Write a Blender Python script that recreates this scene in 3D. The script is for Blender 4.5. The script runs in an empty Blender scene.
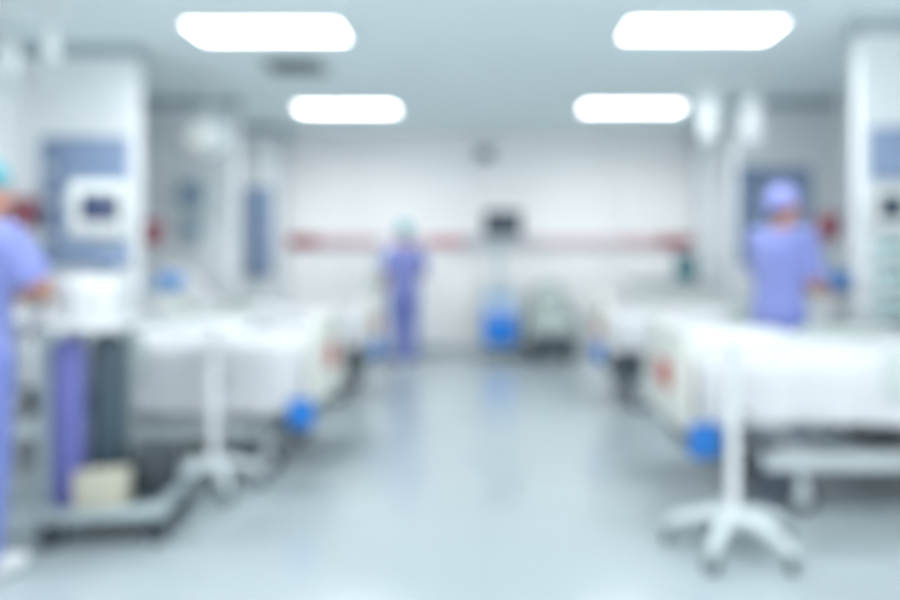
import bpy, bmesh, math, random
from mathutils import Vector, Matrix, Euler
random.seed(7)
sc = bpy.context.scene
COL = sc.collection
PI = math.pi
V = Vector

# ------------------------------------------------------------------ materials
def lin(c):
    return tuple(((x/255)/12.92 if x/255 <= .04045 else ((x/255+.055)/1.055)**2.4) for x in c)

def mat(name, rgb, rough=.5, metal=0.0, var=.04, scale=18, bump=0.0, coat=0.0, sheen=0.0):
    m = bpy.data.materials.new(name); m.use_nodes = True
    nt = m.node_tree; b = nt.nodes['Principled BSDF']
    b.inputs['Roughness'].default_value = rough
    b.inputs['Metallic'].default_value = metal
    b.inputs['Coat Weight'].default_value = coat
    b.inputs['Sheen Weight'].default_value = sheen
    tc = nt.nodes.new('ShaderNodeTexCoord')
    nz = nt.nodes.new('ShaderNodeTexNoise'); nz.inputs['Scale'].default_value = scale
    nz.inputs['Detail'].default_value = 4
    nt.links.new(tc.outputs['Object'], nz.inputs['Vector'])
    cr = nt.nodes.new('ShaderNodeValToRGB')
    c = lin(rgb)
    cr.color_ramp.elements[0].color = (*[max(0, x*(1-var)) for x in c], 1)
    cr.color_ramp.elements[1].color = (*[min(1, x*(1+var)) for x in c], 1)
    cr.color_ramp.elements[0].position = .3; cr.color_ramp.elements[1].position = .7
    nt.links.new(nz.outputs['Fac'], cr.inputs['Fac'])
    nt.links.new(cr.outputs['Color'], b.inputs['Base Color'])
    if bump:
        bp = nt.nodes.new('ShaderNodeBump'); bp.inputs['Strength'].default_value = bump
        bp.inputs['Distance'].default_value = .01
        nt.links.new(nz.outputs['Fac'], bp.inputs['Height'])
        nt.links.new(bp.outputs['Normal'], b.inputs['Normal'])
    return m

def emit(name, rgb, strength):
    m = bpy.data.materials.new(name); m.use_nodes = True
    b = m.node_tree.nodes['Principled BSDF']
    b.inputs['Base Color'].default_value = (*lin(rgb), 1)
    b.inputs['Emission Color'].default_value = (*lin(rgb), 1)
    b.inputs['Emission Strength'].default_value = strength
    return m

def floor_mat():
    m = mat('vinyl floor', (168,180,185), .14, 0, .03, 1.5)
    nt = m.node_tree; b = nt.nodes['Principled BSDF']
    b.inputs['Specular IOR Level'].default_value = .6
    
    br = nt.nodes.new('ShaderNodeTexBrick')          # fine welded seams between vinyl sheets
    br.offset = 0; br.inputs['Scale'].default_value = 1
    br.inputs['Mortar Size'].default_value = .004
    br.inputs['Brick Width'].default_value = 1.2; br.inputs['Row Height'].default_value = 1.2
    br.inputs['Color1'].default_value = br.inputs['Color2'].default_value = (1,1,1,1)
    br.inputs['Mortar'].default_value = (.9,.92,.93,1)
    tc = nt.nodes['Texture Coordinate']; nt.links.new(tc.outputs['Object'], br.inputs['Vector'])
    mx = nt.nodes.new('ShaderNodeMix'); mx.data_type = 'RGBA'; mx.blend_type = 'MULTIPLY'
    mx.inputs['Factor'].default_value = 1
    cr = nt.nodes['Color Ramp']
    nt.links.new(cr.outputs['Color'], mx.inputs['A']); nt.links.new(br.outputs['Color'], mx.inputs['B'])
    nt.links.new(mx.outputs['Result'], b.inputs['Base Color'])
    return m

M = dict(
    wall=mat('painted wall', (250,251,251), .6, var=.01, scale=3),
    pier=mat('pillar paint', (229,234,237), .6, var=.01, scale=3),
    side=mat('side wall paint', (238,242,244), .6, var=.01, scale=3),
    ceil=mat('ceiling paint', (234,247,249), .8, var=.015, scale=2),
    shade_and_case_grey=mat('shade_and_case_grey', (168,184,190), .6, var=.02),  # stands in for shade on the pillar tops; also the speaker case's own grey
    base=mat('skirting', (188,198,202), .5),
    frame=mat('frame grey paint', (160,174,178), .4, .1, var=.03),
    white=mat('white enamel', (224,228,230), .35, var=.015),
    offw=mat('off white plastic', (206,212,210), .4, var=.02),
    beige=mat('beige plastic', (224,226,219), .45, var=.02),
    rail=mat('grey green plastic', (192,203,200), .5, var=.03),
    grey=mat('grey metal', (150,163,168), .4, .3, var=.03),
    steel=mat('brushed steel', (190,200,204), .3, .9, var=.03),
    lgrey=mat('light grey metal', (198,208,211), .4, .1, var=.02),
    dark=mat('dark rubber', (52,62,68), .6, var=.06),
    dgrey=mat('dark grey plastic', (84,96,102), .5, var=.05),
    slate=mat('slate paint', (68,86,98), .35, var=.04),
    indigo=mat('violet blue paint', (104,108,176), .35, var=.04),
    panel=mat('blue grey panel', (138,158,190), .5, var=.03),
    panel2=mat('slate blue panel', (122,142,170), .5, var=.03),
    screen=mat('monitor glass', (52,66,98), .15, var=.05),
    screen2=mat('dark monitor glass', (52,66,82), .15, var=.05),
    sheet=mat('white bed linen', (202,205,209), .8, var=.01, scale=30, bump=.1, sheen=.1),
    mattress=mat('mattress cover', (196,208,214), .6),
    blue=mat('bright blue plastic', (14,126,222), .4, var=.03),
    bag=mat('blue bag vinyl', (28,118,204), .4, var=.04),
    cloth=mat('blue drape cloth', (96,152,216), .8, var=.04, bump=.1),
    pale=mat('pale blue cloth', (176,203,226), .8, var=.03, bump=.1),
    red=mat('red plastic', (192,96,84), .45, var=.05),
    maroon=mat('maroon plastic', (136,74,86), .45, var=.05),
    rail_red=mat('dark red panel', (160,52,66), .5, var=.05),
    rail_rose=mat('rose panel', (222,158,166), .5, var=.04),
    rail_pink=mat('pink panel', (221,183,189), .5, var=.04),
    rail_pale=mat('pale pink panel', (228,208,214), .5, var=.03),
    rail_grey=mat('grey panel', (204,208,214), .5, var=.03),
    scrub=mat('periwinkle scrubs', (126,137,200), .8, var=.04, scale=14, bump=.15, sheen=.2),
    scrub2=mat('blue violet scrubs', (112,126,194), .8, var=.04, scale=14, bump=.15, sheen=.2),
    cap_v=mat('violet cap', (160,166,232), .8, var=.04),
    cap_t=mat('teal cap', (88,170,184), .8, var=.04),
    skin=mat('skin', (206,150,132), .5, var=.03),
    lips=mat('lips', (170,92,88), .5),
    eye=mat('eye white', (232,232,230), .2),
    iris=mat('dark iris', (46,34,28), .2),
    hair=mat('dark brown hair', (48,36,32), .6, var=.15, scale=60),
    shoe=mat('white shoe', (226,230,234), .5),
    card=mat('beige cardboard', (178,177,162), .8, var=.05),
    vinyl=mat('grey upholstery', (184,196,194), .55, var=.03),
    vinyl_d=mat('darker grey upholstery', (164,177,176), .55, var=.03),
    teal=mat('dark teal plastic', (72,126,134), .45, var=.04),
    ivbag=mat('milky infusion bag', (232,238,240), .25, var=.02),
    pump=mat('pale teal plastic', (186,206,208), .45, var=.03),
    lamp=emit('lamp diffuser', (252,254,255), 7.0),
    floor=floor_mat(),
)

# ------------------------------------------------------------------ mesh builder
class MB:
    def __init__(s): s.bm = bmesh.new()
    def _merge(s, t, mtx=None):
        if mtx is not None: bmesh.ops.transform(t, matrix=mtx, verts=t.verts)
        t.verts.index_update()
        vs = [s.bm.verts.new(v.co) for v in t.verts]
        for f in t.faces:
            try: s.bm.faces.new([vs[v.index] for v in f.verts])
            except ValueError: pass
        t.free(); return s
    def box(s, c, d, bev=.006, rot=None, seg=2):
        t = bmesh.new(); bmesh.ops.create_cube(t, size=1)
        bmesh.ops.scale(t, vec=d, verts=t.verts)
        b = min(bev, min(d)*.45)
        if b > 0: bmesh.ops.bevel(t, geom=t.edges[:], offset=b, segments=seg, profile=.5, affect='EDGES')
        m = Matrix.Translation(c)
        if rot: m = m @ Euler(rot).to_matrix().to_4x4()
        return s._merge(t, m)
    def cyl(s, p, q, r1, r2=None, n=20, bev=0):
        p, q = V(p), V(q); r2 = r1 if r2 is None else r2
        t = bmesh.new()
        bmesh.ops.create_cone(t, cap_ends=True, segments=n, radius1=r1, radius2=r2, depth=(q-p).length)
        if bev:
            ed = [e for e in t.edges if abs(e.verts[0].co.z-e.verts[1].co.z) < 1e-6]
            bmesh.ops.bevel(t, geom=ed, offset=bev, segments=2, profile=.5, affect='EDGES')
        rot = (q-p).to_track_quat('Z', 'Y').to_matrix().to_4x4()
        return s._merge(t, Matrix.Translation((p+q)/2) @ rot)
    def tube(s, pts, r, n=12):
        pts = [V(p) for p in pts]
        for a, b in zip(pts, pts[1:]): s.cyl(a, b, r, n=n)
        for p in pts[1:-1]: s.ell(p, (r, r, r), 8, 6)
        return s
    def ell(s, c, rad, u=20, v=12, rot=None):
        t = bmesh.new(); bmesh.ops.create_uvsphere(t, u_segments=u, v_segments=v, radius=1)
        m = Matrix.Translation(c)
        if rot: m = m @ Euler(rot).to_matrix().to_4x4()
        return s._merge(t, m @ Matrix.Diagonal((*rad, 1)))
    def lathe(s, prof, c=(0,0,0), n=28):
        t = bmesh.new(); rings = []
        for r, z in prof:
            rings.append([t.verts.new((r*math.cos(2*PI*i/n), r*math.sin(2*PI*i/n), z)) for i in range(n)])
        for a, b in zip(rings, rings[1:]):
            for i in range(n): t.faces.new([a[i], a[(i+1)%n], b[(i+1)%n], b[i]])
        t.faces.new(rings[0][::-1]); t.faces.new(rings[-1])
        return s._merge(t, Matrix.Translation(c))
    def prism(s, pts, vec, bev=0):
        t = bmesh.new(); vs = [t.verts.new(p) for p in pts]
        f = t.faces.new(vs); r = bmesh.ops.extrude_face_region(t, geom=[f])
        bmesh.ops.translate(t, vec=vec, verts=[g for g in r['geom'] if isinstance(g, bmesh.types.BMVert)])
        bmesh.ops.recalc_face_normals(t, faces=t.faces[:])
        if bev: bmesh.ops.bevel(t, geom=t.edges[:], offset=bev, segments=2, profile=.5, affect='EDGES')
        return s._merge(t)
    def hull(s, pts):
        t = bmesh.new()
        for p in pts: t.verts.new(p)
        r = bmesh.ops.convex_hull(t, input=t.verts[:])
        bmesh.ops.delete(t, geom=list(set(g for g in r['geom_interior'] if isinstance(g, bmesh.types.BMVert))), context='VERTS')
        return s._merge(t)
    def build(s, name, m, parent=None, smooth=True):
        me = bpy.data.meshes.new(name)
        bmesh.ops.recalc_face_normals(s.bm, faces=s.bm.faces[:])
        s.bm.to_mesh(me); s.bm.free()
        me.materials.append(m)
        o = bpy.data.objects.new(name, me); COL.objects.link(o)
        if smooth:
            me.polygons.foreach_set('use_smooth', [True]*len(me.polygons))
            if hasattr(me, 'set_sharp_from_angle'): me.set_sharp_from_angle(angle=math.radians(38))
        if parent: o.parent = parent
        return o

def tag(o, label, cat, group=None, kind=None):
    o['label'] = label; o['category'] = cat
    if group: o['group'] = group
    if kind: o['kind'] = kind
    return o
def thing(name, loc, label, cat, group=None, rz=0):
    o = bpy.data.objects.new(name, None); COL.objects.link(o)
    o.empty_display_size = .1
    o.location = loc; o.rotation_euler = (0, 0, rz)
    return tag(o, label, cat, group)
def copy_tree(o, parent=None):
    c = o.copy(); COL.objects.link(c)
    if parent: c.parent = parent
    for ch in [x for x in list(o.children)]: copy_tree(ch, c)
    return c
def struct(name, mb, m, label=None):
    o = mb.build(name, m); o['kind'] = 'structure'
    if label: o['label'] = label
    return o
def box(name, m, c, d, parent, bev=.006, rot=None): return MB().box(c, d, bev, rot).build(name, m, parent)

# ------------------------------------------------------------------ the room
H = 2.95; BW = 9.45; FY = -1.0; WX = 3.6
struct('floor', MB().box((0,(BW+FY)/2,-.05),(2*WX+.4,BW-FY+.4,.1),0), M['floor'])
struct('ceiling', MB().box((0,(BW+FY)/2,H+.05),(2*WX+.4,BW-FY+.4,.1),0), M['ceil'])
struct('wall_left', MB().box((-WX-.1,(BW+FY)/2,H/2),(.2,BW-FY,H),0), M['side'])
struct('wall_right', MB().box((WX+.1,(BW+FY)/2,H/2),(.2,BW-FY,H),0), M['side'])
wb = MB()
sx = [-WX-.2,-1.95,-.02,1.87,WX+.2]
for a, b in zip(sx, sx[1:]):            # wall cladding in panels with fine joints
    wb.box(((a+b)/2, BW+.1, H/2), (b-a, .2, H), .004)
struct('wall_back', wb, M['wall'])
struct('baseboard_back', MB().box((0,BW-.008,.05),(2*WX,.02,.1),.003), M['base'])
for sg, nm in ((-1,'left'),(1,'right')):
    struct('baseboard_'+nm, MB().box((sg*(WX-.008),(BW+FY)/2,.05),(.02,BW-FY,.1),.003), M['base'])
# pillars that divide the bed bays, each with a grey band added as shade under the ceiling
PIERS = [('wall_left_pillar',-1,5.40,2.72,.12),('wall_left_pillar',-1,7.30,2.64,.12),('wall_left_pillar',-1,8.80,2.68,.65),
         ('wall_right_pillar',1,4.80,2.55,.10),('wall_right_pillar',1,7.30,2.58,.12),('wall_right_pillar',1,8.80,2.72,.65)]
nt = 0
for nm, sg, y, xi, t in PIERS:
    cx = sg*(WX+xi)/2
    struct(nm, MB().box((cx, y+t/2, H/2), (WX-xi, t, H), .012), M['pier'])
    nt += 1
    struct('shade_band_%d' % nt, MB().box((cx-sg*.01, y+t/2-.01, H-.05), (WX-xi+.03, t+.03, .1), .004), M['shade_and_case_grey'])  # added band, its grey imitates the shade where pillar meets ceiling

# ------------------------------------------------------------------ ceiling lights and vent
LAMP_W = 19
def ceiling_light(x, y, label):
    t = thing('ceiling_light', (x,y,H), label, 'ceiling light', 'rectangular ceiling lights')
    f = MB()
    for c, d in (((0,.225,-.012),(1.13,.03,.026)),((0,-.225,-.012),(1.13,.03,.026)),((.55,0,-.012),(.03,.43,.026)),((-.55,0,-.012),(.03,.43,.026))):
        f.box(c, d, .004)
    f.build('frame', M['white'], t)
    box('diffuser', M['lamp'], (0,0,-.008), (1.07,.42,.014), t, .003)
    la = bpy.data.lights.new('lamp', 'AREA'); la.shape = 'RECTANGLE'; la.size = 1.06; la.size_y = .41
    la.energy = LAMP_W; la.color = (.985,.995,1); la.spread = math.radians(162)
    lo = bpy.data.objects.new('lamp', la); COL.objects.link(lo); lo.parent = t; lo.location = (0,0,-.018)
    return t
LIGHTS = [(-1.58,5.03,'near left rectangular white ceiling light, larger of the two on the left'),
          (1.52,5.0,'near right rectangular white ceiling light, larger of the two on the right'),
          (-1.56,7.75,'far left rectangular white ceiling light, smaller of the two on the left'),
          (1.58,7.70,'far right rectangular white ceiling light, smaller of the two on the right'),
          (-1.6,2.35,'rectangular white ceiling light overhead on the left, above the frame'),
          (1.54,2.32,'rectangular white ceiling light overhead on the right, above the frame'),
          (-1.6,-.35,'rectangular white ceiling light behind the viewer on the left'),
          (1.54,-.38,'rectangular white ceiling light behind the viewer on the right')]
for a in LIGHTS: ceiling_light(*a)

t = thing('ceiling_vent', (-1.65,6.0,H), 'grey square air vent in the ceiling between the two left lights', 'vent')
f = MB()
for c, d in (((0,.24,-.01),(.52,.04,.024)),((0,-.24,-.01),(.52,.04,.024)),((.24,0,-.01),(.04,.44,.024)),((-.24,0,-.01),(.04,.44,.024))): f.box(c, d, .004)
f.build('frame', M['rail'], t)
box('backing', M['dgrey'], (0,0,-.002), (.45,.45,.008), t, 0)
for k in range(7): box('slat', M['grey'], (0,-.19+k*.063,-.012), (.44,.04,.004), t, 0, (.5,0,0))

# ------------------------------------------------------------------ casters
def caster(parent, x, y, r=.05, w=.03, hub='grey', stem=.03, body='grey', rz=0):
    """fork is a part of the thing, the wheel its sub-part"""
    c, s_ = math.cos(rz), math.sin(rz)
    ax = V((-s_, c, 0)); p = V((x, y, r))
    f = MB()
    f.cyl((x,y,2*r+.004),(x,y,2*r+.004+stem), .012)
    f.box((x,y,2*r+.002),(w*1.5,w*1.9,.012),.003,(0,0,rz))
    for k in (-1,1):
        f.box(p+ax*(k*w*.75)+V((0,0,r*.5)),(r*.5,.005,r*1.1),.002,(0,0,rz))
    o = f.build('caster', M[body], parent)
    wm = MB().cyl(p-ax*w/2, p+ax*w/2, r, n=24, bev=.006)
    wh = wm.build('wheel', M['dark'], o)
    h = MB().cyl(p-ax*(w/2+.002), p+ax*(w/2+.002), r*.5, n=16)
    # hub drawn into the wheel's own mesh as a second material
    hm = h.build('hub', M[hub]); wh.data.materials.append(M[hub])
    bmx = bmesh.new(); bmx.from_mesh(wh.data); n0 = len(bmx.faces); bmx.from_mesh(hm.data)
    for i, fc in enumerate(bmx.faces):
        if i >= n0: fc.material_index = 1
    bmx.to_mesh(wh.data); bmx.free(); bpy.data.objects.remove(hm)
    return o

# ------------------------------------------------------------------ beds  (local: foot end at +x)
def board(x, w, z0, z1, th, r=.14):
    pts = []
    for k in range(9):
        a = k/8*PI/2; pts.append((x, w/2-r+r*math.sin(a), z1-r+r*math.cos(a)))
    for k in range(5):
        a = k/4*PI/2; pts.append((x, w/2-.05+.05*math.cos(a), z0+.05-.05*math.sin(a)))
    pts2 = [(px,-py,pz) for px,py,pz in reversed(pts)]
    return MB().prism(pts+pts2, (th,0,0), .008)

def bed(loc, rz, label, wx=.5, raise_=0.0):
    t = thing('hospital_bed', loc, label, 'hospital bed', 'ward beds', rz)
    f = MB()
    for s in (-1,1): f.box((-.15,s*.37,.27),(1.7,.06,.09),.01)
    for x in (-.9,-.1,.62): f.box((x,0,.27),(.06,.74,.06),.008)
    f.build('base_frame', M['lgrey'], t)
    for s in (-1,1):
        for x0, x1 in ((.42,.78),(-.7,-.35)):
            MB().tube([(x0,s*.33,.28),(x1,s*.33,.5)], .022).build('lift_strut', M['lgrey'], t)
    for x in (wx,-.85):
        for s in (-1,1): caster(t, x, s*.37, .085, .04, 'lgrey', .07, 'lgrey')
    d = MB()
    d.box((0,0,.52),(2.06,.86,.06),.012)
    for s in (-1,1): d.box((0,s*.44,.525),(2.06,.04,.075),.008)
    d.build('deck', M['dgrey'], t)
    box('motor_housing', M['dgrey'], (.9,0,.36), (.24,.6,.26), t, .03)
    box('control_box', M['dark'], (-.3,0,.40), (.9,.5,.16), t, .03)
    if raise_:
        m = MB().box((.32,0,.64),(1.38,.86,.18),.05,seg=3)
        L = .78; a = raise_
        m.box((-.34-L/2*math.cos(a),0,.65+L/2*math.sin(a)),(L,.86,.16),.05,(0,a,0),3)
        m.build('mattress', M['sheet'], t)
    else:
        MB().box((0,0,.64),(2.04,.86,.18),.05,seg=3).build('mattress', M['mattress'], t)
    board(-1.11,.92,.46,1.12,.045).build('headboard', M['beige'], t)
    fb = board(1.075,.92,.42,.96,.045).build('footboard', M['beige'], t)
    o = MB().box((1.124,.02,.665),(.014,.30,.15),.012).build('chart_holder', M['red'], fb)
    o['label'] = 'red chart holder'
    for s in (-1,1):
        r = MB()
        pts = []
        x0, x1, z0, z1 = -.50, .14, .60, .88
        for cx, cz, a0 in ((x1-.08,z1-.08,0),(x0+.08,z1-.08,1),(x0+.08,z0+.08,2),(x1-.08,z0+.08,3)):
            for k in range(6):
                a = a0*PI/2+k/5*PI/2; pts.append((cx+.08*math.cos(a), s*.505-.015, cz+.08*math.sin(a)))
        r.prism(pts, (0,.03,0), .006)
        for x in (x0+.12, x1-.12): r.box((x,s*.49,.57),(.05,.03,.2),.008)
        r.build('side_rail', M['rail'], t)
        g = MB().tube([(-.98,s*.50,.56),(-.98,s*.50,.92),(-.60,s*.50,.92),(-.60,s*.50,.56)], .015)
        for x in (-.88,-.79,-.70): g.cyl((x,s*.50,.62),(x,s*.50,.92),.008,n=8)
        g.box((-.79,s*.50,.63),(.38,.016,.02),.004)
        for x in (-.98,-.60): g.box((x,s*.475,.555),(.05,.07,.04),.006)
        g.build('head_rail', M['grey'], t)
    return t

def drape(name, loc, rz, x0, x1, w, ztop, hem, label, seed, foot=True, group='white bed sheets', bulge=.05):
    """a sheet laid over the bed: profile across y, hem height a function of x, ripples in the hanging sides"""
    rnd = random.Random(seed); ph = [rnd.uniform(0,6.28) for _ in range(8)]
    nu, nv = 64, 60
    bm = bmesh.new(); rows = []
    for i in range(nu+1):
        u = i/nu; x = x0+(x1-x0)*u; row = []
        hz = hem(x)
        for j in range(nv+1):
            v = j/nv*2-1                       # -1 near hem .. +1 far hem
            top = .56
            s = 1 if v > 0 else -1; a = abs(v)
            puff = .012*math.sin(x*7+ph[0]+v*3)+.009*math.sin(x*13+ph[1]-v*5)
            if a <= top:
                q = a/top
                y = s*q*(w/2-.02); z = ztop+bulge*(1-q**4)*.7+puff*(1-q**6)
            else:
                q = (a-top)/(1-top)
                rr = .05
                drop = ztop-hz
                L = q*(drop+.03)
                if L < rr*1.57:
                    th = L/rr; y = s*(w/2-.02+rr*math.sin(th)*.7); z = ztop-rr*(1-math.cos(th))
                else:
                    z = ztop-rr-(L-rr*1.57)*drop/(drop+.03)
                    k = (ztop-z)/drop
                    y = s*(w/2+.015+.016*k+.014*k*math.sin(x*19+ph[2]+s)+.010*k*math.sin(x*41+ph[3]))
            row.append(bm.verts.new((x, y, z)))
        rows.append(row)
    for a, b in zip(rows, rows[1:]):
        for j in range(nv): bm.faces.new([a[j],b[j],b[j+1],a[j+1]])
    me = bpy.data.meshes.new(name); bmesh.ops.recalc_face_normals(bm, faces=bm.faces[:])
    bm.to_mesh(me); bm.free(); me.materials.append(M['sheet'])
    me.polygons.foreach_set('use_smooth', [True]*len(me.polygons))
    o = bpy.data.objects.new(name, me); COL.objects.link(o)
    o.location = loc; o.rotation_euler = (0,0,rz)
    md = o.modifiers.new('thickness','SOLIDIFY'); md.thickness = .008; md.offset = 1
    return tag(o, label, 'bed sheet', group)

def pillow(loc, rz, label, tilt=0, group='white pillows'):
    t = bmesh.new(); bmesh.ops.create_grid(t, x_segments=18, y_segments=24, size=1)
    base = t.verts[:]
    mb = MB(); n, m_ = 20, 28
    bmx = mb.bm; t.free()
    for sg in (1,-1):
        g = [[None]*(m_+1) for _ in range(n+1)]
        for i in range(n+1):
            for j in range(m_+1):
                a, b = i/n*2-1, j/m_*2-1
                h = .075*((1-a**4)*(1-b**4))**.55
                k = 1-.06*(a*a*b*b)
                g[i][j] = bmx.verts.new((a*.2*k*(1-.05*(1-b*b)), b*.32*k*(1-.05*(1-a*a)), sg*h))
        for i in range(n):
            for j in range(m_): bmx.faces.new([g[i][j],g[i+1][j],g[i+1][j+1],g[i][j+1]])
    bmesh.ops.remove_doubles(bmx, verts=bmx.verts[:], dist=1e-4)
    o = mb.build('pillow', M['sheet']); o.location = loc
    o.rotation_euler = Euler((0,tilt,rz)); return tag(o, label, 'pillow', group)

def drain_bag(loc, rz, label):
    t = thing('drainage_bag', loc, label, 'drainage bag', 'blue bags hanging at the foot of the beds', rz)
    b = MB(); b.box((0,0,-.09),(.16,.05,.17),.024,seg=4); b.ell((0,0,-.12),(.068,.034,.055))
    b.build('pouch', M['bag'], t)
    MB().tube([(-.05,0,-.01),(-.05,0,.03),(.05,0,.03),(.05,0,-.01)], .005).tube([(0,0,.03),(0,.06,.035),(0,.11,.03)], .005).build('hanger', M['white'], t)
    return t

B1L, B1R, B2L, B2R = (-2.16,4.64,0), (2.12,4.0,0), (-2.18,6.66,0), (2.12,6.36,0)
bed(B1L, 0, 'near left bed with white sheet, behind the white instrument stand', .82)
bed(B1R, PI, 'large near right bed with white sheet, in front of the bending nurse', .5)
bed(B2L, 0, 'far left bed with raised backrest, beyond the sheeted left bed', .82, .62)
bed(B2R, PI, 'far right bed with raised backrest, beyond the large sheeted right bed', .82, .62)
drape('bed_sheet', B1L, 0, -.95, 1.07, .94, .775, lambda x: .37+.16*min(1,max(0,(-.05-x)/.15)), 'white sheet hanging low over the near left bed', 1)
drape('bed_sheet', B1R, PI, -.95, 1.07, .94, .785, lambda x: .45+.02*math.sin(x*3), 'wide white sheet over the near right bed', 2)
drape('bed_sheet', B2L, 0, -.30, 1.07, .94, .775, lambda x: .5, 'white sheet over the far left bed', 3)
drape('bed_sheet', B2R, PI, -.30, 1.07, .94, .775, lambda x: .5, 'white sheet over the far right bed', 4)
pillow((B1L[0]-.80,B1L[1],.90), 0, 'white pillow at the head of the near left bed')
pillow((B1R[0]+.80,B1R[1],.91), PI, 'white pillow at the head of the near right bed')
pillow((B2L[0]-.75,B2L[1],1.08), 0, 'white pillow on the raised backrest of the far left bed', .62)
pillow((B2R[0]+.75,B2R[1],1.08), PI, 'white pillow on the raised backrest of the far right bed', .62)
drain_bag((-1.09,4.075,.50), -.2, 'blue bag hanging at the foot of the near left bed')
drain_bag((1.06,3.42,.52), .2, 'large blue bag hanging at the foot of the near right bed')
drain_bag((-1.0,6.26,.58), PI/2-.35, 'small blue bag at the foot of the far left bed, near the standing nurse')
drain_bag((.945,6.0,.58), -PI/2+.3, 'small blue bag at the foot of the far right bed, near the armchair')

# ------------------------------------------------------------------ instrument stands
def stand(loc, rz, ztop, spread, tray, label, lx=0):
    t = thing('instrument_stand', loc, label, 'instrument stand', 'white wheeled instrument stands', rz)
    MB().lathe([(.05,.115),(.055,.13),(.05,.17),(.03,.19)]).build('hub', M['white'], t)
    for k in range(5):
        a = 2*PI*k/5+.3
        d = V((math.cos(a), math.sin(a), 0))
        pts = [V((0,0,.155))+d*.03, V((0,0,.15))+d*spread*.45, V((0,0,.115))+d*spread*.85, V((0,0,.085))+d*spread]
        m = MB(); rs = [.038,.034,.028,.02]
        for p, q, r1, r2 in zip(pts, pts[1:], rs, rs[1:]):
            m.cyl(p, q, r1, r2, 14); m.ell(q, (r2,r2,r2), 10, 8)
        m.build('leg', M['lgrey'], t)
        caster(t, d.x*spread, d.y*spread, .035, .025, 'grey', .02, 'grey', a+PI/2)
    p = MB(); p.cyl((0,0,.15),(0,0,.62),.026); p.cyl((0,0,.6),(0,0,ztop-.02),.02); p.cyl((0,0,.58),(0,0,.64),.032,bev=.006)
    p.build('pole', M['white'], t)
    k = MB().cyl((.03,0,.61),(.07,0,.61),.016,n=12,bev=.004).build('clamp_knob', M['dgrey'], t)
    tr = MB(); w, dd = tray
    tr.box((lx,0,ztop-.012),(w,dd,.02),.008)
    for s in (-1,1):
        tr.box((lx,s*dd/2,ztop),(w,.012,.035),.004); tr.box((lx+s*w/2,0,ztop),(.012,dd,.035),.004)
    tr.build('tray', M['white'], t)
    return t
stand((-1.55,3.96,0), .014, .95, .26, (.42,.32), 'white five legged instrument stand in front of the near left bed')
stand((1.11,3.17,0), .014, .975, .29, (.44,.32), 'white five legged instrument stand in front of the near right bed')

# ------------------------------------------------------------------ left machine trolley
RZ = math.radians(8)
TC = V((-1.79,3.41,0))
def tl(x, y, z=0):
    c, s = math.cos(RZ), math.sin(RZ)
    return V((TC.x+x*c-y*s, TC.y+x*s+y*c, z))
t = thing('ventilator_trolley', TC, 'tall grey wheeled machine trolley with square monitor, left foreground', 'medical trolley', None, RZ)
f = MB()
f.box((0,-.215,.155),(.56,.06,.06),.015)
for s in (-1,1): f.box((s*.25,.0,.155),(.06,.47,.06),.015)
f.box((0,.21,.155),(.56,.05,.06),.012)
f.build('base_frame', M['frame'], t)
box('base_tray', M['dgrey'], (0,0,.15), (.48,.42,.03), t, .005)
for s in (-1,1):
    for y in (-.19,.19): caster(t, s*.225, y, .056, .05, 'dgrey', .02, 'dark')
for x, y in ((-.255,-.2),(-.255,.2),(-.03,.2)):
    MB().box((x,y,.59),(.042,.042,.84),.008).build('post', M['frame'], t)
box('worktop', M['white'], (-.15,-.01,1.012), (.46,.46,.03), t, .012)
box('compressor', M['dark'], (.13,.07,.26), (.19,.22,.19), t, .02)
b = MB().box((-.075,-.10,1.132),(.235,.2,.205),.03,seg=3).build('ventilator_unit', M['white'], t)
MB().box((-.035,-.202,1.135),(.1,.008,.1),.006).build('front_panel', M['offw'], b)
for k in range(3): MB().cyl((-.145,-.204,1.08+k*.05),(-.145,-.216,1.08+k*.05),.014,n=14,bev=.003).build('knob', M['grey'], b)
MB().tube([(-.09,.07,1.02),(-.09,.07,1.5)],.022).build('monitor_pole', M['grey'], t)
j = MB(); j.box((-.09,.06,1.31),(.07,.07,.1),.01); j.box((-.03,.03,1.32),(.12,.08,.09),.012)
j.build('pole_clamp', M['panel2'], t)
mo = MB().box((-.095,.01,1.555),(.275,.09,.28),.03,seg=3).build('monitor', M['offw'], t)
MB().box((-.082,-.037,1.565),(.175,.012,.135),.008).build('screen', M['screen'], mo)
for k in range(4): MB().cyl((-.175+k*.05,-.033,1.455),(-.175+k*.05,-.041,1.455),.011,n=12).build('button', M['grey'], mo)

def gas_cylinder(lx, ly, m, label, h, r=.075):
    t = thing('gas_cylinder', tl(lx,ly,.166), label, 'gas cylinder', 'gas cylinders on the trolley')
    MB().lathe([(r*.9,0),(r,.015),(r,h-.075),(r*.95,h-.05),(r*.75,h-.03),(r*.4,h-.015),(.02,h-.01)]).build('tank', m, t)
    v = MB(); v.cyl((0,0,h-.02),(0,0,h+.02),.014); v.cyl((-.03,0,h+.01),(.03,0,h+.01),.008)
    v.build('valve', M['steel'], t)
gas_cylinder(-.20,-.085, M['indigo'], 'violet blue gas cylinder standing on the left trolley', .80)
gas_cylinder(-.083,.065, M['slate'], 'dark slate gas cylinder standing on the left trolley', .80, .079)
p = tl(-.012,-.182,.187)
t = thing('carton', p, 'beige carton at the front of the left trolley base', 'box', None, RZ)
box('carton_body', M['card'], (0,0,.075), (.22,.10,.15), t, .004)
box('lid_flap', M['card'], (0,0,.153), (.216,.096,.006), t, .001)
p = tl(-.31,-.08,1.0275)
t = thing('plastic_tub', p, 'white plastic tub on the left trolley worktop near the nurse hand', 'tub', None, RZ)
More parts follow.
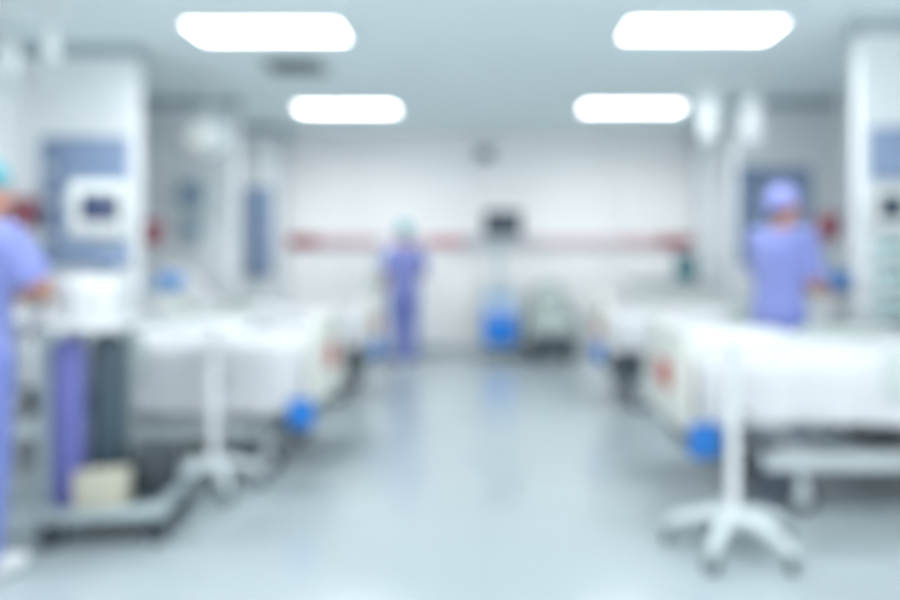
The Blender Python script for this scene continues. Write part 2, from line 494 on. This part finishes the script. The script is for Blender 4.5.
MB().lathe([(.052,0),(.056,.005),(.062,.070),(.066,.075),(.066,.083)]).build('body', M['white'], t)
MB().lathe([(.068,.081),(.069,.089),(.05,.095),(.01,.096)]).build('lid', M['offw'], t)

# ------------------------------------------------------------------ panels and devices on the pillars
def wall_panel(x, y, z, w, h, label, split=.25, side='left', slots=True):
    t = thing('wall_panel', (x,y,z), label, 'wall panel', 'blue grey service panels on the pillars')
    box('backing', M['panel2'], (0,-.024,0), (w,.05,h), t, .008)
    s = -1 if side == 'left' else 1
    wd = w*(1-split)-.03
    box('door', M['panel'], (-s*(w-.03-wd)/2,-.055,0), (wd,.02,h-.04), t, .006)
    MB().box((-s*(w-.03-wd)/2+s*(wd/2-.05),-.073,0),(.016,.02,.14),.005).build('handle', M['steel'], [o for o in t.children if o.name.startswith('door')][0])
    for k in range(3):
        MB().cyl((s*(w/2-w*split/2),-.048,h*.25-k*h*.25),(s*(w/2-w*split/2),-.066,h*.25-k*h*.25),.03,n=18,bev=.004).build('outlet', M['white'], t)
wall_panel(-3.10,5.40,1.73,.66,1.0,'large blue grey panel on the left pillar, behind the square monitor')
wall_panel(-2.87,8.80,1.60,.34,1.12,'narrow blue grey panel at the far left, next to the red wall rail')
wall_panel(2.80,4.80,2.02,.38,.36,'small blue grey panel at the right edge above the pillar monitor',.2,'right')
wall_panel(2.98,7.30,1.72,.76,1.02,'tall blue grey panel behind the head of the nurse on the right',.25)

def wall_monitor(x, y, z, w, h, label, body='offw', scr='screen', arm=.1):
    t = thing('patient_monitor', (x,y,z), label, 'monitor', 'monitors mounted on the pillars')
    MB().box((0,-arm/2,0),(.06,arm+.01,.06),.01).build('bracket', M['grey'], t)
    box('case', M[body], (0,-arm-.045,0), (w,.09,h), t, .02)
    box('screen', M[scr], (-.0,-arm-.092,.015), (w*.72,.01,h*.62), t, .006)
    for k in range(3): MB().cyl((-w*.25+k*w*.25,-arm-.088,-h*.41),(-w*.25+k*w*.25,-arm-.096,-h*.41),.009,n=10).build('button', M['grey'], t)
wall_monitor(2.66,4.80,1.63,.24,.25,'monitor with small dark screen on the right edge pillar', scr='screen2')
wall_monitor(-3.02,7.30,1.92,.31,.33,'upper small blue screen monitor on the middle left pillar','pump','panel2')
wall_monitor(-3.02,7.30,1.57,.25,.22,'lower small monitor on the middle left pillar','pump','panel2')
wall_monitor(-3.14,8.80,2.0,.17,.22,'upper pale monitor on the far left pillar beside the narrow panel','pump','panel2',.06)
wall_monitor(-3.14,8.80,1.62,.17,.2,'lower pale monitor on the far left pillar beside the narrow panel','pump','panel2',.06)
# infusion pumps in a column on the right pillar
for z, lab in ((1.36,'topmost pale infusion pump below the monitor at the right edge'),
               (1.16,'middle pale infusion pump on the pillar at the right edge'),
               (.96,'lowest pale infusion pump on the pillar at the right edge')):
    t = thing('infusion_pump', (2.72,4.80,z), lab, 'infusion pump', 'infusion pumps on the right pillar')
    box('bracket', M['grey'], (0,-.03,0), (.05,.07,.05), t, .006)
    box('case', M['pump'], (0,-.115,0), (.26,.11,.15), t, .016)
    box('display', M['teal'], (-.04,-.171,.025), (.12,.008,.05), t, .004)
    for k in range(3): MB().cyl((.06+.028*(k-1),-.168,-.035),(.06+.028*(k-1),-.176,-.035),.009,n=10).build('button', M['dgrey'], t)

# ------------------------------------------------------------------ exam lamp, ceiling rails and infusion bags
t = thing('examination_lamp', (-2.52,6.35,H), 'white round examination lamp hanging from the ceiling on the left', 'lamp')
MB().lathe([(.08,-.03),(.085,-.01),(.085,.0)]).build('ceiling_mount', M['white'], t)
MB().tube([(0,0,-.02),(0,0,-.30),(-.02,-.08,-.42)],.022).build('arm', M['white'], t)
hd = MB().ell((-.02,-.12,-.60),(.235,.11,.21),28,16,(.25,0,0)).build('lamp_head', M['lgrey'], t)
MB().ell((-.02,-.22,-.62),(.15,.03,.135),24,12,(.25,0,0)).build('lens', M['offw'], hd)

def iv_rail(x, y, z, w, label, hooks):
    t = thing('ceiling_rail', (x,y,H), label, 'ceiling rail', 'ceiling rails for infusion bags')
    r = MB().box((0,0,z-H),(w,.04,.045),.008).build('rail', M['white'], t)
    for s in (-1,1):
        MB().cyl((s*(w/2-.08),0,z-H),(s*(w/2-.08),0,.0),.014).build('hanger_rod', M['white'], t)
    for hx in hooks:
        MB().tube([(hx-x,0,z-H-.01),(hx-x,0,z-H-.09),(hx-x+.02,0,z-H-.11)],.007).build('hook', M['steel'], t)
def iv_bag(x, y, z, w, h, label):
    t = thing('infusion_bag', (x,y,z), label, 'infusion bag', 'white infusion bags')
    b = MB(); b.box((0,0,-h/2-.02),(w,.07,h),.034,seg=4)
    b.ell((0,0,-h*.55),(w*.5,.055,h*.42)); b.build('pouch', M['ivbag'], t)
    MB().box((0,0,-.005),(.05,.012,.06),.005).build('eyelet', M['white'], t)
    v = MB(); v.cyl((0,0,-h-.01),(0,0,-h-.06),.012,.008); v.cyl((0,0,-h-.06),(0,0,-h-.12),.014)
    v.build('port', M['pump'], t)
iv_rail(2.08,6.0,2.80,.72,'white ceiling rail with two hanging bags on the right', (1.875,2.255))
iv_bag(1.885,6.0,2.69,.15,.36,'white infusion bag hanging at the left end of the right ceiling rail')
iv_bag(2.265,6.0,2.69,.16,.38,'white infusion bag hanging at the right end of the right ceiling rail')
iv_rail(-2.84,4.35,2.86,.5,'white ceiling rail with two hanging bags at the upper left corner', (-2.97,-2.72))
iv_bag(-2.71,4.35,2.76,.085,.22,'white infusion bag at the upper left, closer to the pillar')
iv_bag(-2.96,4.35,2.66,.085,.2,'white infusion bag at the upper left corner, closer to the edge')

# ------------------------------------------------------------------ bedside trolleys with container and cloths
def bedside_trolley(x, y, rz, label):
    t = thing('bedside_trolley', (x,y,0), label, 'trolley', 'bedside trolleys', rz)
    box('cabinet', M['offw'], (0,0,.58), (.46,.34,.88), t, .012)
    for k in range(4):
        d = MB().box((0,-.176,.26+k*.21),(.42,.02,.19),.008).build('drawer', M['white'], t)
        MB().box((0,-.194,.29+k*.21),(.14,.02,.02),.006).build('handle', M['grey'], d)
    box('top_tray', M['rail'], (0,0,1.03), (.5,.38,.03), t, .008)
    for sx_ in (-1,1):
        for sy in (-1,1): caster(t, sx_*.18, sy*.12, .05, .03, 'grey', .05, 'grey')
    MB().cyl((-.02,.12,1.03),(-.02,.12,1.72),.014).build('pole', M['steel'], t)
def sharps(x, y, z, label, m):
    t = thing('sharps_container', (x,y,z), label, 'sharps container', 'maroon containers')
    b = MB(); b.lathe([(.07,-.1),(.075,-.09),(.092,.07),(.092,.08)]); b.build('body', m, t)
    MB().lathe([(.096,.08),(.098,.095),(.075,.115),(.03,.12)]).build('lid', M['maroon'], t)
    MB().box((0,.095,.0),(.03,.05,.05),.006).build('clamp', M['steel'], t)
def folded(x, y, z, w, d, n, m, label, rz=0, group='folded cloths on the trolleys'):
    t = thing('folded_cloth', (x,y,z), label, 'cloth', group, rz)
    for k in range(n):
        MB().box((random.uniform(-.006,.006),random.uniform(-.006,.006),.014+k*.026),(w,d,.027),.012,(0,0,random.uniform(-.05,.05)),3).build('fold', m, t)
sharps(-3.50,5.28,1.64,'maroon container on the left pillar behind the shoulder of the edge nurse',M['maroon'])
bedside_trolley(-2.82,5.91,0,'off white bedside trolley with pole, left behind the pillar')
sharps(-2.84,5.91,1.50,'maroon container on the pole of the left bedside trolley',M['maroon'])
folded(-2.65,5.85,1.045,.15,.2,5,M['cloth'],'bright blue folded cloth pile on the left bedside trolley')
folded(-2.88,5.83,1.045,.24,.17,2,M['pale'],'pale blue folded cloth on the left bedside trolley')
bedside_trolley(2.74,5.58,0,'off white bedside trolley with pole, right beside the nurse')
sharps(2.72,5.58,1.54,'maroon container on the pole of the right bedside trolley',M['maroon'])
folded(2.70,5.50,1.045,.36,.22,6,M['cloth'],'wide blue folded cloth pile on the right bedside trolley')

# ------------------------------------------------------------------ back of the ward
t = thing('wall_rail', (0,BW,1.49), 'long wall rail, dark red ends and pale pink middle, on the back wall', 'wall rail')
box('backing', M['rail_grey'], (.06,-.012,-.02), (5.68,.03,.19), t, .004)
def px2x(p): return (p-488)/700*BW
for a, b, m in ((281,318,'rail_red'),(318,380,'rail_pink'),(380,428,'rail_pale'),(428,466,'rail_rose'),(466,528,'rail_grey'),(528,620,'rail_pale'),(620,658,'rail_pink'),(658,705,'rail_red')):
    xa, xb = px2x(a), px2x(b)
    o = MB().box(((xa+xb)/2,-.036,0),(xb-xa-.006,.03,.13 if m != 'rail_red' else .15),.006).build('panel', M[m], t)
    o['label'] = {'rail_red':'dark red panel','rail_pink':'pink panel','rail_pale':'pale pink panel','rail_rose':'rose panel','rail_grey':'grey panel'}[m]

t = thing('wall_speaker', (-.04,BW,2.66), 'small grey speaker box high on the back wall', 'speaker')
box('case', M['shade_and_case_grey'], (0,-.06,0), (.24,.12,.17), t, .012)
box('grille', M['grey'], (0,-.122,0), (.2,.006,.13), t, .003)
for k in range(5): MB().box((0,-.127,-.048+k*.024),(.18,.004,.006),.001).build('slot', M['dgrey'], t)

# computer workstation with blue bin front
t = thing('workstation_cart', (.15,9.06,0), 'white wheeled cart with dark screen and bright blue bin, against back wall', 'cart')
bs = MB().box((0,0,.105),(.5,.44,.05),.015).build('base', M['lgrey'], t)
for s in (-1,1):
    for q in (-1,1): caster(t, s*.2, q*.17, .035, .028, 'grey', .015, 'grey')
cb = MB(); cb.box((0,.02,.53),(.5,.38,.80),.014); cb.build('cabinet', M['white'], t)
bb = MB().box((-.0,-.215,.39),(.42,.12,.44),.03,seg=3).build('bin', M['blue'], t)
MB().box((0,-.284,.56),(.18,.02,.03),.006).build('handle', M['white'], bb)
dd = MB().box((0,-.178,.765),(.40,.02,.2),.008).build('drawer', M['pale'], t)
MB().box((0,-.196,.80),(.16,.02,.02),.006).build('handle', M['grey'], dd)
box('worktop', M['white'], (0,-.01,.945), (.54,.46,.03), t, .01)
MB().box((0,.08,1.28),(.09,.07,.66),.015).build('column', M['pump'], t)
mo = MB().box((.04,.0,1.72),(.50,.05,.33),.014).build('monitor', M['dgrey'], t)
MB().box((.04,-.027,1.725),(.45,.006,.27),.004).build('screen', M['screen2'], mo)
MB().box((.02,.045,1.64),(.08,.08,.1),.01).build('bracket', M['grey'], t)
kb = MB().box((0,-.13,.968),(.38,.14,.018),.006).build('keyboard', M['lgrey'], t)

# armchair
t = thing('armchair', (.80,8.86,0), 'grey padded armchair against the back wall, right of blue bin', 'armchair')
bk = MB()
pts = []
for k in range(13):
    a = PI*k/12; pts.append((.24*math.cos(a),.20,.80+.18*math.sin(a)))
pts += [(-.27,.20,.42),(.27,.20,.42)]
bk.prism(pts,(0,.13,0),.03); bk.build('backrest', M['vinyl_d'], t)
MB().box((0,.19,.66),(.38,.07,.42),.03,seg=3).build('back_cushion', M['vinyl'], t)
MB().box((0,-.06,.42),(.46,.52,.17),.05,seg=4).build('seat', M['vinyl'], t)
for s in (-1,1):
    a = MB(); a.box((s*.285,-.03,.43),(.11,.58,.38),.045,seg=4); a.build('armrest', M['vinyl_d'], t)
MB().box((0,-.01,.21),(.58,.56,.16),.02).build('base', M['dgrey'], t)
for s in (-1,1):
    for q in (-1,1): MB().cyl((s*.23,q*.22,0),(s*.23,q*.22,.14),.03,.035,bev=.004).build('leg', M['dark'], t)

# storage cabinet at far right with teal container
t = thing('storage_cabinet', (2.10,8.30,0), 'low white cabinet with grey top at the far right of the aisle', 'cabinet')
box('carcass', M['white'], (0,0,.52), (.84,.42,.92), t, .008)
box('plinth', M['grey'], (0,.01,.04), (.8,.36,.08), t, .004)
box('countertop', M['grey'], (0,-.01,1.0), (.88,.46,.04), t, .008)
for s in (-1,1):
    d = MB().box((s*.21,-.216,.50),(.40,.02,.84),.006).build('door', M['offw'], t)
    MB().box((s*.05,-.236,.6),(.016,.022,.16),.005).build('handle', M['steel'], d)
t = thing('waste_container', (2.33,8.26,1.02), 'dark teal container standing on the low white cabinet', 'container')
MB().box((0,0,.14),(.22,.2,.28),.02,seg=3).build('body', M['teal'], t)
MB().box((0,0,.292),(.24,.22,.03),.01).build('lid', M['dgrey'], t)

# drip stand near the far nurse
t = thing('drip_stand', (-1.37,8.60,0), 'slim grey drip stand with bag, left of the far standing nurse', 'drip stand')
for k in range(5):
    a = 2*PI*k/5; d = V((math.cos(a),math.sin(a),0))
    MB().tube([V((0,0,.13)), V((0,0,.075))+d*.24], .014).build('leg', M['grey'], t)
    caster(t, d.x*.24, d.y*.24, .028, .02, 'grey', .01, 'grey', a+PI/2)
MB().cyl((0,0,.12),(0,0,1.5),.016).build('pole', M['steel'], t)
for s in (-1,1): MB().tube([(0,0,1.48),(s*.1,0,1.52),(s*.12,0,1.49)],.007).build('hook', M['steel'], t)
MB().box((0,-.07,1.0),(.16,.13,.24),.02,seg=3).build('pump', M['rail'], t)
iv_bag(-1.25,8.60,1.50,.12,.28,'small infusion bag on the drip stand by the far nurse')

# ------------------------------------------------------------------ people
def sph(c, r, n=10, m=8, sc_=(1,1,1), rot=None):
    c = V(c); out = []
    for i in range(m+1):
        th = PI*i/m
        for j in range(n):
            ph = 2*PI*j/n
            p = V((r*sc_[0]*math.sin(th)*math.cos(ph), r*sc_[1]*math.sin(th)*math.sin(ph), r*sc_[2]*math.cos(th)))
            if rot is not None: p = rot @ p
            out.append(c+p)
    return out
def capsule(mb, p, q, r1, r2, s1=(1,1,1), s2=None):
    mb.hull(sph(p,r1,12,8,s1)+sph(q,r2,12,8,s2 or s1))
def cone(mb, p, q, r1, r2):                       # flat-ended tapered limb cover
    mb.cyl(p, q, r1, r2, 20)
def remesh(o, vox, it=6, fac=.5):
    md = o.modifiers.new('skin','REMESH'); md.mode = 'VOXEL'; md.voxel_size = vox
    sm = o.modifiers.new('soft','SMOOTH'); sm.iterations = it; sm.factor = fac
    dg = bpy.context.evaluated_depsgraph_get()
    me = bpy.data.meshes.new_from_object(o.evaluated_get(dg))
    o.modifiers.clear(); old = o.data; o.data = me; bpy.data.meshes.remove(old)
    me.polygons.foreach_set('use_smooth', [True]*len(me.polygons))
    return o
def cut_below(o, z):
    bm = bmesh.new(); bm.from_mesh(o.data)
    bmesh.ops.bisect_plane(bm, geom=bm.verts[:]+bm.edges[:]+bm.faces[:], plane_co=(0,0,z), plane_no=(0,0,1), clear_inner=True)
    bm.to_mesh(o.data); bm.free()

def hand(mb, wrist, d, n, side):
    """palm plus five bent fingers; d along the fingers, n out of the palm, side = thumb side"""
    d = V(d).normalized(); n = V(n); n = (n-d*n.dot(d)).normalized(); s = d.cross(n)*side
    w = V(wrist)
    pts = []
    for a, hw, th in ((0,.024,.017),(.045,.038,.015),(.088,.040,.012)):
        for k in (-1,-.33,.33,1): pts += sph(w+d*a+s*(hw*k*.8), th, 8, 6)
    mb.hull(pts)
    for k, L in ((1,.072),(.35,.081),(-.35,.075),(-1,.058)):
        a = w+d*.086+s*(k*.031)
        dir1 = (d*.93+n*.32+s*k*.06).normalized(); b = a+dir1*L*.5
        dir2 = (d*.70+n*.72).normalized(); c = b+dir2*L*.32
        dir3 = (d*.45+n*.9).normalized(); e = c+dir3*L*.24
        capsule(mb, a, b, .0095, .0088); capsule(mb, b, c, .0088, .008); capsule(mb, c, e, .008, .0072)
    a = w+d*.022+s*.026; b = a+(s*.75+d*.62+n*.25).normalized()*.042; c = b+(d*.85+s*.3+n*.4).normalized()*.034
    capsule(mb, a, b, .014, .0115); capsule(mb, b, c, .0112, .0085)

def person(loc, rz, S, arms, label, cap_m, top_m, leg_m, head_yaw=0, nod=0, lean=0, stance=.10):
    """local: facing +y, right hand at +x. arms: {side: (elbow, wrist, finger dir, palm normal)}"""
    t = thing('person', loc, label, 'person', None, rz); t.scale = (S,S,S)
    def L(p):                                     # forward lean of everything above the hips
        p = V(p)
        if p.z > .92: 
            k = p.z-.92; return V((p.x, p.y+math.sin(lean)*k, .92+k*math.cos(lean)))
        return p
    hc = L((0,.025,1.575)); Rh = Euler((-nod,0,head_yaw)).to_matrix()
    def hp(p): return hc+Rh@V(p)
    mb = MB()
    # torso and neck
    capsule(mb, L((0,0,.95)), L((0,.0,1.08)), .15, .135, (1,.72,.8), (1,.74,.8))
    capsule(mb, L((0,0,1.06)), L((0,.005,1.28)), .135, .165, (1,.74,.8), (1,.68,.8))
    capsule(mb, L((-.13,0,1.375)), L((.13,0,1.375)), .062, .062)
    capsule(mb, L((0,.0,1.28)), L((0,-.005,1.39)), .15, .09, (1,.68,.8), (1,.75,.8))
    capsule(mb, L((0,-.005,1.38)), hc+V((0,-.012,-.06)), .060, .053)
    # head
    mb.hull(sph(hp((0,-.012,.03)),.098,16,12,(.80,.98,.98)) + sph(hp((0,.026,-.060)),.058,14,9,(.95,1,.9)))
    capsule(mb, hp((0,.084,.010)), hp((0,.098,-.020)), .008, .0125)               # nose
    for s in (-1,1):
        capsule(mb, hp((s*.034,.068,-.018)), hp((s*.044,.055,-.03)), .017, .016)  # cheeks
        mb.ell(hp((s*.082,-.005,-.008)), (.010,.020,.032), 12, 8)                 # ears
        capsule(mb, hp((s*.012,.083,.032)), hp((s*.045,.070,.030)), .009, .008)   # brow
    mb.ell(hp((0,.078,-.052)), (.022,.010,.010), 12, 8)
    mb.ell(hp((0,.076,-.090)), (.022,.014,.014), 12, 8)
    # limbs
    for s in (-1,1):
        hip, knee, ank = V((s*.095,0,.90)), V((s*(stance-.005),.015,.48)), V((s*stance,-.02,.09))
        capsule(mb, hip, knee, .082, .052); capsule(mb, knee, ank+V((0,-.01,.23)), .050, .050); capsule(mb, ank+V((0,-.01,.23)), ank, .050, .034)
        capsule(mb, ank+V((0,-.01,-.03)), ank+V((s*.015,.13,-.055)), .036, .026)
        sh = L((s*.175,0,1.375)); el, wr, fd, pn = arms[s]
        el, wr = V(el), V(wr)
        capsule(mb, sh, el, .052, .040); capsule(mb, el, wr, .040, .026)
        hand(mb, wr, fd, pn, -s if False else s)
    body = remesh(mb.build('body', M['skin'], t), .0065, 4, .5)
    # clothing
    tp = MB()
    capsule(tp, L((0,0,.86)), L((0,0,1.06)), .195, .165, (1,.76,.8), (1,.80,.8))
    capsule(tp, L((0,0,1.05)), L((0,.006,1.28)), .165, .19, (1,.80,.8), (1,.74,.8))
    capsule(tp, L((0,.0,1.27)), L((0,-.005,1.375)), .175, .10, (1,.74,.8), (1,.8,.8))
    capsule(tp, L((-.145,0,1.37)), L((.145,0,1.37)), .078, .078)
    for s in (-1,1):
        sh = L((s*.17,0,1.375)); el = V(arms[s][0]); e2 = sh.lerp(el, .93)
        capsule(tp, sh, sh.lerp(el,.3), .078, .075); cone(tp, sh.lerp(el,.05), e2, .077, .068)
    top = remesh(tp.build('scrub_top', top_m, t), .010, 8, .5); cut_below(top, .80)
    md = top.modifiers.new('cloth','SOLIDIFY'); md.thickness = .004
    tr = MB()
    capsule(tr, (-.05,0,.90), (.05,0,.90), .135, .135, (1,.86,.9))
    for s in (-1,1):
        hip, knee, ank = V((s*.095,0,.88)), V((s*(stance-.005),.01,.48)), V((s*stance,-.025,.085))
        capsule(tr, hip, knee, .108, .082); cone(tr, knee, ank, .082, .074); capsule(tr, knee, knee+V((0,0,-.05)), .082, .08)
    remesh(tr.build('trousers', leg_m, t), .010, 6, .5)
    for s in (-1,1):
        a = V((s*stance,-.03,.0)); sh_ = MB()
        sh_.hull(sph(a+V((0,-.02,.045)),.045,12,8,(.95,1,1)) + sph(a+V((s*.012,.15,.035)),.042,12,8,(1.0,1.1,.8)) + sph(a+V((0,.03,.065)),.045,12,8))
        so = sh_.build('shoe', M['shoe'], t)
        k = MB(); k.hull([(a.x+ox+r_*math.cos(q*PI/8), a.y+oy+r_*math.sin(q*PI/8), z_) for q in range(16) for z_ in (0,.014)
                      for ox, oy, r_ in ((0,-.02,.043),(s*.012,.15,.045))]); k.build('sole', M['grey'], so)
    # head wear, hair and face parts
    cp = MB()
    cp.hull(sph(hp((0,-.025,.05)),.106,18,12,(.86,.98,.86), Rh) + sph(hp((0,-.055,.035)),.085,14,10,(.95,.95,.9)))
    cpo = cp.build('surgical_cap', cap_m, t)
    for s in (-1,1): MB().tube([hp((s*.01,-.137,.0)), hp((s*.035,-.15,-.045)), hp((s*.03,-.145,-.075))], .006).build('tie', cap_m, cpo)
    hr = MB(); hr.hull(sph(hp((0,-.055,-.03)),.062,14,10,(1.1,.8,.75))); hr.build('hair', M['hair'], t)
    for s in (-1,1):
        e = MB().ell(hp((s*.031,.0675,.012)), (.0105,.0105,.0075), 12, 8).build('eye', M['eye'], t)
        MB().ell(hp((s*.031,.0768,.012)), (.0045,.0028,.0045), 10, 6).build('iris', M['iris'], e)
    MB().ell(hp((0,.0865,-.054)), (.02,.005,.007), 12, 8).build('lips', M['lips'], t)
    return t

# near left nurse, hands at the trolley
person((-2.15,2.90,0), -.35, 1.02, {
        1: ((.25,.12,1.19),(-.015,.27,1.165),(-.38,.8,-.06),(0,0,-1)),
       -1: ((-.24,.10,1.13),(-.12,.33,1.12),(-.1,.8,.0),(0,0,-1))},
       'nurse in violet scrubs and teal cap at the left edge, hands on the trolley', M['cap_t'], M['scrub'], M['scrub2'], -.35, .2, .06)
# nurse behind the right bed, turned away
person((1.985,4.78,0), math.radians(-58), 1.05, {
        1: ((.225,.06,1.10),(.12,.28,1.03),(-.1,1,.05),(-.3,0,-1)),
       -1: ((-.215,.08,1.10),(-.08,.30,1.05),(.15,1,.0),(.2,0,-1))},
       'nurse in violet scrubs and matching violet cap standing behind the near right bed', M['cap_v'], M['scrub'], M['scrub2'], -.2, .22, .06)
# far nurse by the back wall
person((-.97,8.12,0), math.radians(28), .985, {
        1: ((.24,-.02,1.10),(.19,.19,1.0),(-.2,1,-.15),(-.6,0,-.8)),
       -1: ((-.24,-.02,1.10),(-.17,.2,1.0),(.2,1,-.15),(.6,0,-.8))},
       'nurse in violet scrubs standing far back in the aisle near the back wall', M['cap_t'], M['scrub'], M['scrub2'], .2, .1, .0)

# ------------------------------------------------------------------ camera, world, view
cam = bpy.data.cameras.new('camera'); co = bpy.data.objects.new('camera', cam); COL.objects.link(co)
co.location = (0,0,1.35); co.rotation_euler = (PI/2,0,0)
cam.sensor_width = 36; cam.lens = 28
cam.shift_x = (450-488)/900; cam.shift_y = -(300-252)/900
cam.clip_start = .02
cam.dof.use_dof = True; cam.dof.focus_distance = .5; cam.dof.aperture_fstop = 1.4
sc.camera = co
w = bpy.data.worlds.new('world'); sc.world = w; w.use_nodes = True
w.node_tree.nodes['Background'].inputs['Color'].default_value = (.98,.995,1,1)
w.node_tree.nodes['Background'].inputs['Strength'].default_value = 1.9
sc.view_settings.view_transform = 'Standard'; sc.view_settings.look = 'None'
sc.view_settings.gamma = 1; sc.view_settings.use_curve_mapping = False
sc.view_settings.exposure = 0.17
